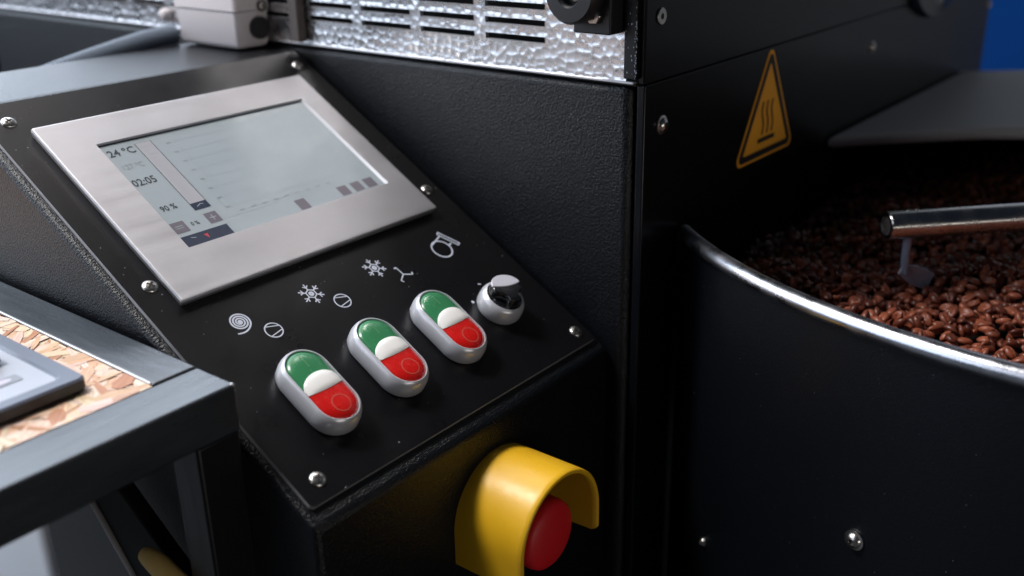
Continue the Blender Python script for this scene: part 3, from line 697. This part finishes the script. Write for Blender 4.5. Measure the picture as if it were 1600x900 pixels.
# ================================================================== JUNCTION BOX
jb = thing('junction_box', 'pale pinkish white plastic junction box with black plug, standing on the console top', 'junction box', (0.222, 0.083, 0.0105))
bm = bmesh.new()
def bx_loops(x0, x1, y0, y1, zs, r):
    return [rl(x0 + i, x1 - i, y0 + i, y1 - i, r, z, 5) for z, i in zs]
loft(bm, bx_loops(0.2020, 0.2330, 0.0460, 0.1220, [(0.0105, .004), (0.0115, .0022), (0.0140, .001), (0.0372, 0), (0.0376, .0005)], .004))
obj('box_body', bm, M['box'], jb, angle=40)
bm = bmesh.new(); loft(bm, bx_loops(0.2013, 0.2337, 0.0453, 0.1227, [(0.0379, .0006), (0.0384, 0), (0.056, .0005), (0.0585, .003)], .004))
obj('box_lid', bm, M['box'], jb, angle=40)
bm = bmesh.new(); lathe(bm, [(0.0083, 0), (0.0083, 0.0030), (0.0074, 0.0040), (0.0001, 0.0040)], (0.2215, 0.0460, 0.0250), (0, -1, 0), 36)
obj('round_plug', bm, M['rubber'], jb)
bm = bmesh.new(); lathe(bm, [(0.0042, 0), (0.0042, 0.001)], (0.2255, 0.0452, 0.0405), (0, -1, 0), 24); obj('screw_well', bm, M['brown_bracket'], jb)
screw('cross', jb, (0.2255, 0.0442, 0.0405), (0, -1, 0), 0.6)
bm = bmesh.new(); lathe(bm, [(0.0026, 0), (0.0026, 0.0012), (0.0012, 0.0013)], (0.2302, 0.0460, 0.0200), (0, -1, 0), 16); obj('knockout_stud', bm, M['brown_bracket'], jb)

# corrugated conduit
cp = [(0.204, 0.130, 0.0160), (0.190, 0.131, 0.0150), (0.172, 0.133, 0.0125), (0.150, 0.135, 0.0085), (0.128, 0.136, 0.0045), (0.105, 0.137, 0.0), (0.08, 0.138, -0.006), (0.04, 0.139, -0.018)]
def cat(P, t):
    n = len(P) - 1; i = min(int(t * n), n - 1); u = t * n - i; p = [Vector(P[max(0, min(n, i + k))]) for k in (-1, 0, 1, 2)]
    return 0.5 * ((2 * p[1]) + (p[2] - p[0]) * u + (2 * p[0] - 5 * p[1] + 4 * p[2] - p[3]) * u * u + (3 * p[1] - p[0] - 3 * p[2] + p[3]) * u ** 3)
N_ = 420; pts = [cat(cp, k / N_) for k in range(N_ + 1)]
bm = bmesh.new(); tube(bm, pts, [0.0070 + 0.0011 * (1 if (k % 7) < 4 else -1) for k in range(N_ + 1)], 16)
tag(obj('corrugated_conduit', bm, M['conduit'], angle=60), 'grey ribbed conduit running from the white box down behind the console', 'conduit')

# ================================================================== COOLING BIN
BC = (0.555, -0.520); BR = 0.360; ZR = -0.087
a1 = math.asin((YF - 0.0005 - BC[1]) / BR); a0 = pi - a1      # arc from faceplate left round the front to faceplate right
ang = np.linspace(a0, 2 * pi + a1, 160)
bin_ = thing('cooling_bin', 'round black cooling bin with bright steel rim, standing against the front plate', 'cooling bin', (BC[0], BC[1], -0.9))
def arc_loft(bm, prof):
    R = [[bm.verts.new((BC[0] + r * cos(t), min(BC[1] + r * sin(t), YF - 0.0004), z)) for t in ang] for r, z in prof]
    m_ = len(R)
    for i in range(m_ - 1):
        for k in range(len(ang) - 1): bm.faces.new((R[i][k], R[i][k + 1], R[i + 1][k + 1], R[i + 1][k]))
bm = bmesh.new(); arc_loft(bm, [(BR - .002, -0.092), (BR - .002, -0.60)]); obj('bin_wall', bm, M['powder_fine'], bin_, angle=60)
bm = bmesh.new(); arc_loft(bm, [(BR - .005, -0.092), (BR - .005, -0.175)]); obj('inner_wall', bm, M['brown_dust'], bin_, angle=60)
bm = bmesh.new(); arc_loft(bm, [(BR - .0035 + 0.0052 * cos(t), ZR - .003 + 0.0052 * sin(t)) for t in np.linspace(-pi * .55, pi * 1.45, 18)])
o = obj('bin_rim', bm, M['rim'], bin_, angle=60)
bm = bmesh.new(); bm.faces.new([bm.verts.new((BC[0] + (BR - .005) * cos(t), min(BC[1] + (BR - .005) * sin(t), YF - .0004), -0.150)) for t in ang]); obj('bin_floor', bm, M['brown_dust'], bin_, smooth=False)
n_ = Vector((0.2033 - BC[0], -0.4432 - BC[1], 0)).normalized(); screw('button', bin_, Vector((BC[0], BC[1], -0.2136)) + n_ * (BR - .0018), n_, 1.05)
n_ = Vector((0.2501 - BC[0], -0.3285 - BC[1], 0)).normalized(); screw('button', bin_, Vector((BC[0], BC[1], -0.2916)) + n_ * (BR - .0018), n_, 0.7)

# grey cover deck over the far side
pts = [(0.5178, YF - .0006), (0.5480, -0.3065), (0.5763, -0.3344), (0.5970, -0.3540), (0.6158, -0.3733), (0.6379, -0.4040), (0.66, -0.44), (0.68, -0.49), (1.02, -0.49), (0.955, -0.395), (0.9157, -0.3360), (0.8736, YF - .0006)]
bm = bmesh.new(); prism(bm, pts, -0.0850, -0.0745, 'z')
tag(obj('cover_deck', bm, M['deck'], bevel=0.0045), 'grey satin steel cover lying over the far side of the cooling bin', 'cover')

# stirrer arm
p0, p1 = Vector((0.3590, -0.3900, -0.0850)), Vector((0.52, -0.5435, -0.0850)); dr = (p1 - p0).normalized()
arm = thing('stirrer_arm', 'steel pipe stirrer arm reaching over the coffee beans', 'stirrer arm', tuple(p1))
bm = bmesh.new(); lathe(bm, [(0.0064, 0.004), (0.0064, 0.0), (0.0086, 0.0), (0.0092, 0.0008), (0.0092, (p1 - p0).length)], p0, dr, 32, cap1=True)
for f in bm.faces: pass
obj('pipe', bm, M['steel'], arm)
bm = bmesh.new(); lathe(bm, [(0.0062, 0.002), (0.0045, 0.0012), (0.0001, 0.001)], p0, dr, 24); obj('end_plug', bm, M['brown_bracket'], arm)
q_ = p0 + dr * 0.016
bm = bmesh.new(); tube(bm, [q_ + Vector((0, 0, .004)), q_ + Vector((.001, 0, -.026)), q_ + Vector((.0035, -.001, -.034))], 0.0028, 10); obj('drop_rod', bm, M['paddle'], arm)
c_ = q_ + Vector((.0035, -.001, -.0335)); d_ = Vector((.66, -.50, -.40)).normalized(); s_ = d_.cross(Vector((0, 0, 1))).normalized(); u_ = s_.cross(d_)
bm = bmesh.new(); loops = []
for t, wd in ((-.005, .0032), (.0, .0050), (.006, .0064), (.014, .0066), (.021, .0060)):
    cc = c_ + d_ * t; loops.append([cc + u_ * wd + s_ * .001, cc + u_ * wd - s_ * .001, cc - u_ * wd - s_ * .001, cc - u_ * wd + s_ * .001])
loft(bm, loops); obj('paddle', bm, M['paddle'], arm, bevel=0.0004)
for s in (1, -1):
    nn = Vector((0, 0, s)); screw('button', arm, p0 + dr * 0.020 + nn * 0.0088, nn, 0.35)
screw('button', arm, p0 + dr * 0.014 + Vector((0, 0, .0088)), (0, 0, 1), 0.35)

# beans --------------------------------------------------------------------
def bean_geo():
    bm = bmesh.new(); bmesh.ops.create_uvsphere(bm, u_segments=14, v_segments=8, radius=1)
    for v in bm.verts:
        x, y, z = v.co
        g = math.exp(-(x / .26) ** 2) * (1 if z > 0 else 0)
        zz = z * .52 if z > 0 else z * .62
        v.co = Vector((x * .0032 * (1 - .12 * abs(y)), y * .0049, (zz - .34 * g * (1 - y * y * .4)) * .0042))
    bmesh.ops.recalc_face_normals(bm, faces=bm.faces)
    return bm
bm = bean_geo(); me = bpy.data.meshes.new('coffee_bean'); bm.to_mesh(me); bm.free(); me.shade_smooth(); me.materials.append(M['bean_one'])
ZB = -0.1330
def heap(x, y): return ZB + 0.004 * sin(x * 31 + 1) * cos(y * 27) + 0.003 * sin(x * 70 + y * 50)
beans = []
step = 0.0062
ny = int(0.62 / step)
for iy in range(ny):
    for ix in range(int(0.74 / step)):
        x = BC[0] - .37 + (ix + .5 * (iy % 2)) * step + rnd.uniform(-.0022, .0022); y = BC[1] - .37 + iy * step + rnd.uniform(-.0022, .0022)
        if math.hypot(x - BC[0], y - BC[1]) > BR - .010 or y > YF - .004: continue
        beans.append((x, y, heap(x, y) + rnd.uniform(-.0022, .0022)))
        if rnd.random() < .25: beans.append((x + rnd.uniform(-.003, .003), y + rnd.uniform(-.003, .003), heap(x, y) + .0036 + rnd.uniform(0, .0012)))
def key(b_): return math.hypot(b_[0] - 0.330, (b_[1] + 0.462) * .9)
beans.sort(key=key)
near, far = beans[:300], beans[300:]
def rand_rot(): return Matrix.Rotation(rnd.uniform(0, 2 * pi), 3, 'Z') @ Matrix.Rotation(rnd.choice((0, 0, pi)) + rnd.gauss(0, .55), 3, 'Y') @ Matrix.Rotation(rnd.gauss(0, .6), 3, 'X')
for (x, y, z) in near:
    o = bpy.data.objects.new('coffee_bean', me); o.matrix_basis = Matrix.Translation((x, y, z)) @ rand_rot().to_4x4() @ Matrix.Scale(rnd.uniform(.84, 1.12), 4)
    col.objects.link(o); tag(o, 'reddish brown roasted coffee bean in the lit heap beside the steel rim', 'coffee bean', 'roasted coffee beans in the cooling bin')
co = np.array([v.co[:] for v in me.vertices]); tris = np.array([list(p.vertices) + ([p.vertices[-1]] if len(p.vertices) == 3 else []) for p in me.polygons], dtype=object)
fv = [list(p.vertices) for p in me.polygons]
Vs, starts, loopsv, tones = [], [], [], []; off = 0
tot = [len(f) for f in fv]; flat = np.concatenate([np.array(f) for f in fv]); ls = np.concatenate([[0], np.cumsum(tot)[:-1]]); nl = len(flat)
for i, (x, y, z) in enumerate(far):
    R_ = np.array(rand_rot()); s = rnd.uniform(.84, 1.12)
    Vs.append(co @ R_.T * s + np.array([x, y, z])); loopsv.append(flat + i * len(co)); starts.append(ls + i * nl)
    t = rnd.random(); tones.append(np.tile([.085 + .295 * t * t, .018 + .087 * t * t, .009 + .043 * t * t, 1], (len(co), 1)))
ms = bpy.data.meshes.new('coffee_beans'); Vs = np.concatenate(Vs); ms.vertices.add(len(Vs)); ms.vertices.foreach_set('co', Vs.astype(np.float32).ravel())
lv = np.concatenate(loopsv); ms.loops.add(len(lv)); ms.loops.foreach_set('vertex_index', lv.astype(np.int32)); stt = np.concatenate(starts); ms.polygons.add(len(stt)); ms.polygons.foreach_set('loop_start', stt.astype(np.int32))
ms.update(calc_edges=True); ms.validate(); at = ms.color_attributes.new('tone', 'FLOAT_COLOR', 'POINT'); at.data.foreach_set('color', np.concatenate(tones).astype(np.float32).ravel())
ms.shade_smooth(); ms.materials.append(M['bean']); o = bpy.data.objects.new('coffee_beans', ms); col.objects.link(o)
tag(o, 'mass of roasted coffee beans filling the cooling bin in the shade', 'coffee beans', kind='stuff')

# ================================================================== WORKBENCH (left foreground)
wb = thing('workbench', 'black steel framed workbench with pale chipboard top in the foreground corner', 'workbench', (-0.021, -0.2195, -0.9))
ZT = -0.0920; TX, TY = -0.0205, -0.2195; TW = 0.0245; LX, LY = -0.62, 0.55
bm = bmesh.new(); box(bm, LX, TX, TY, TY + TW + .005, ZT - .025, ZT); obj('front_rail', bm, M['table_paint_x'], wb, bevel=0.0014)
bm = bmesh.new(); box(bm, TX - TW, TX, TY + TW + .0058, LY, ZT - .025, ZT + .0003); obj('side_rail', bm, M['table_paint'], wb, bevel=0.0014)
bm = bmesh.new(); box(bm, TX - TW, TX - .0002, TY + .0015, TY + TW, -0.9, ZT - .0252); obj('leg', bm, M['leg_paint'], wb, bevel=0.0016)
bm = bmesh.new(); box(bm, LX, LX + TW, TY + .0003, TY + TW, -0.9, ZT - .0252); obj('leg', bm, M['leg_paint'], wb, bevel=0.0016)
bm = bmesh.new(); box(bm, TX - TW, TX - .0003, LY - TW, LY, -0.9, ZT - .0252); obj('leg', bm, M['leg_paint'], wb, bevel=0.0016)
bm = bmesh.new(); box(bm, LX, TX - TW - .0003, LY - TW, LY, ZT - .025, ZT); obj('back_rail', bm, M['table_paint_x'], wb, bevel=0.0014)
# worn corner blob and inner weld bead
bm = bmesh.new(); bmesh.ops.create_icosphere(bm, subdivisions=2, radius=0.0012, matrix=Matrix.Translation((TX - .0012, TY + .0012, ZT - .0008)))
obj('worn_corner', bm, M['weld'], wb)
bm = bmesh.new(); pts = [Vector((TX - TW + .0004, y, ZT - .0004)) for y in np.linspace(TY + TW + .008, LY - .03, 60)]
tube(bm, [p + Vector((rnd.uniform(-.0001, .0001), 0, rnd.uniform(-.0001, .0001))) for p in pts], 0.0009, 8); obj('edge_bead', bm, M['weld'], wb)
# chipboard: base + flakes
OX0, OX1, OY0, OY1 = LX + TW, TX - TW - .0006, TY + TW + .0055, LY - TW
bm = bmesh.new(); box(bm, OX0, OX1, OY0, OY1, ZT - .015, ZT - .0030)
bd = obj('chipboard', bm, mat('chipboard_core', (0.42, 0.24, 0.13), 0.7, bump=[(300, .5, .001, 'noise', ONE)]), wb, smooth=False)
bm = bmesh.new(); tl = bm.loops.layers.float_color.new('tone'); ul = bm.loops.layers.uv.new('grain')
pal = [(0.78, 0.60, 0.44), (0.77, 0.58, 0.46), (0.83, 0.68, 0.58), (0.70, 0.48, 0.31), (0.79, 0.62, 0.52), (0.66, 0.42, 0.28), (0.82, 0.66, 0.56), (0.50, 0.25, 0.14)]
for k in range(4200):
    # more flakes near the visible corner
    x = OX1 - abs(rnd.gauss(0, .10)); y = OY0 + rnd.random() ** 1.3 * .40
    if x < OX0 + .02: continue
    L_, W_ = rnd.uniform(.008, .021), rnd.uniform(.0014, .0052); a = rnd.gauss(0.75, 0.75); 
    if rnd.random() < .15: L_, W_ = L_ * .5, W_ * .25
    n_ = 4; up, lo = [], []
    for j in range(n_ + 1):
        t = -1 + 2 * j / n_; wv = W_ * (1 - .55 * abs(t) ** 3) * rnd.uniform(.8, 1.15)
        up.append((t * L_, wv)); lo.append((t * L_ + rnd.uniform(-.001, .001), -wv * rnd.uniform(.8, 1.1)))
    zz = ZT - .0028 + .0026 * k / 4200; tx, ty = rnd.gauss(0, .03), rnd.gauss(0, .035)
    c4 = (*[max(0, q * rnd.uniform(.97, 1.10)) for q in rnd.choice(pal)], 1); off_ = (rnd.random() * 50, rnd.random() * 50)
    def P(p):
        X = x + p[0] * cos(a) - p[1] * sin(a); Y = y + p[0] * sin(a) + p[1] * cos(a)
        return (min(max(X, OX0), OX1), max(Y, OY0), zz + p[0] * tx * .3 + p[1] * ty * .3)
    A = [bm.verts.new(P(p)) for p in up]; B = [bm.verts.new(P(p)) for p in lo]
    for j in range(n_):
        try: f = bm.faces.new((B[j], B[j + 1], A[j + 1], A[j]))
        except ValueError: continue
        for l, p in zip(f.loops, (lo[j], lo[j + 1], up[j + 1], up[j])): l[tl] = c4; l[ul].uv = (p[0] + off_[0], p[1] + off_[1])
fl = obj('flake', bm, M['osb'], bd, smooth=False); fl['kind'] = 'stuff'

# device on the board
DX, DY = -0.0655, -0.1690; DZ = ZT - .0002
dv = thing('bench_scale', 'flat grey bench device with dark raised rim lying on the chipboard', 'device', (DX - .08, DY + .06, DZ))
DH = 0.0075; DL, DW = 0.20, 0.17
bm = bmesh.new()
def dl(i, z, r=.004): return rl(DX - DL + i, DX - i, DY + i, DY + DW - i, r, z, 5)
loft(bm, [dl(.0012, DZ), dl(0, DZ + .0015), dl(0, DZ + DH - .0012)], cap1=False); obj('casing', bm, M['dev_side'], dv)
bm = bmesh.new(); loft(bm, [dl(0, DZ + DH - .0012), dl(.0008, DZ + DH), dl(.0075, DZ + DH), dl(.0085, DZ + DH - .0012), dl(.0095, DZ + DH - .0014)], cap0=False, cap1=False); obj('rim', bm, M['dev_frame'], dv)
bm = bmesh.new(); loft(bm, [dl(.0090, DZ + .001), dl(.0092, DZ + DH - .0013)], cap1=True); obj('face', bm, M['dev_face'], dv)
zf = DZ + DH - .0012
for (cx, cy) in ((-0.0270, 0.0275), (-0.0520, 0.0200), (-0.052, 0.045)):
    bm = bmesh.new(); pts_ = rrect(DX + cx - .0085, DX + cx + .0085, DY + cy - .0040, DY + cy + .0040, .001, 3); prism(bm, pts_, zf, zf + .0002, 'z'); ic = obj('touch_key', bm, M['dev_icon'], dv, smooth=False)
    bm = bmesh.new(); prism(bm, [(DX + cx + .0045 * cos(t), DY + cy + .0024 * sin(t)) for t in np.linspace(0, 2 * pi, 20, endpoint=False)], zf + .0002, zf + .0004, 'z'); obj('key_mark', bm, M['dev_icon2'], ic, smooth=False)
bm = bmesh.new(); box(bm, DX - .062, DX - .0165, DY + .048, DY + .066, zf, zf + .010); obj('black_block', bm, M['rubber'], dv, bevel=.0015)

# ================================================================== UNDER THE BENCH
XB = -0.035
pl = [(-0.060, -0.140), (-0.0977, -0.1690), (-0.1178, -0.1835), (-0.1850, -0.2320), (-0.1850, -0.30), (-0.1240, -0.2480), (-0.0857, -0.2015), (-0.060, -0.171)]
bm = bmesh.new(); prism(bm, pl, XB, XB + .010, 'x')
br = obj('sloping_brace', bm, M['gap'], bevel=.0015, smooth=True); tag(br, 'dark sloping brace with pale worn edge under the workbench', 'brace')
bm = bmesh.new(); ed = [(-0.0840, -0.1995), (-0.0870, -0.2030), (-0.1030, -0.2225), (-0.1195, -0.2425)]
tube(bm, [(XB - .0012, y, z) for y, z in ed], [0.0016, 0.0018, 0.0018, 0.0013], 10); obj('worn_edge', bm, mat('pale_worn_paint', (0.42, 0.41, 0.42), 0.5, bump=[(300, .4, .001, 'noise', ONE)]), br)
# yellow cable end
bm = bmesh.new(); tube(bm, [(-.0500, -0.1600, -0.1980), (-.0490, -0.1640, -0.1985), (-.0485, -0.1720, -0.2010), (-.048, -0.1900, -0.2070), (-.047, -0.2080, -0.2170)], [0.0035, 0.0052, 0.0060, 0.0060, 0.0055], 16)
tag(obj('yellow_strap', bm, mat('pale_yellow_webbing', (0.85, 0.60, 0.20), 0.6, bump=[(700, .4, .0004, 'noise', ONE)]), angle=60), 'yellow strap end hanging under the workbench beside its leg', 'strap')
bm = bmesh.new(); box(bm, 0.10, 0.225, 0.326, 1.05, -0.90, -0.30)
tag(obj('plastic_crate', bm, M['pale'], bevel=.01), 'pale blue grey crate standing on the floor below the workbench', 'crate')
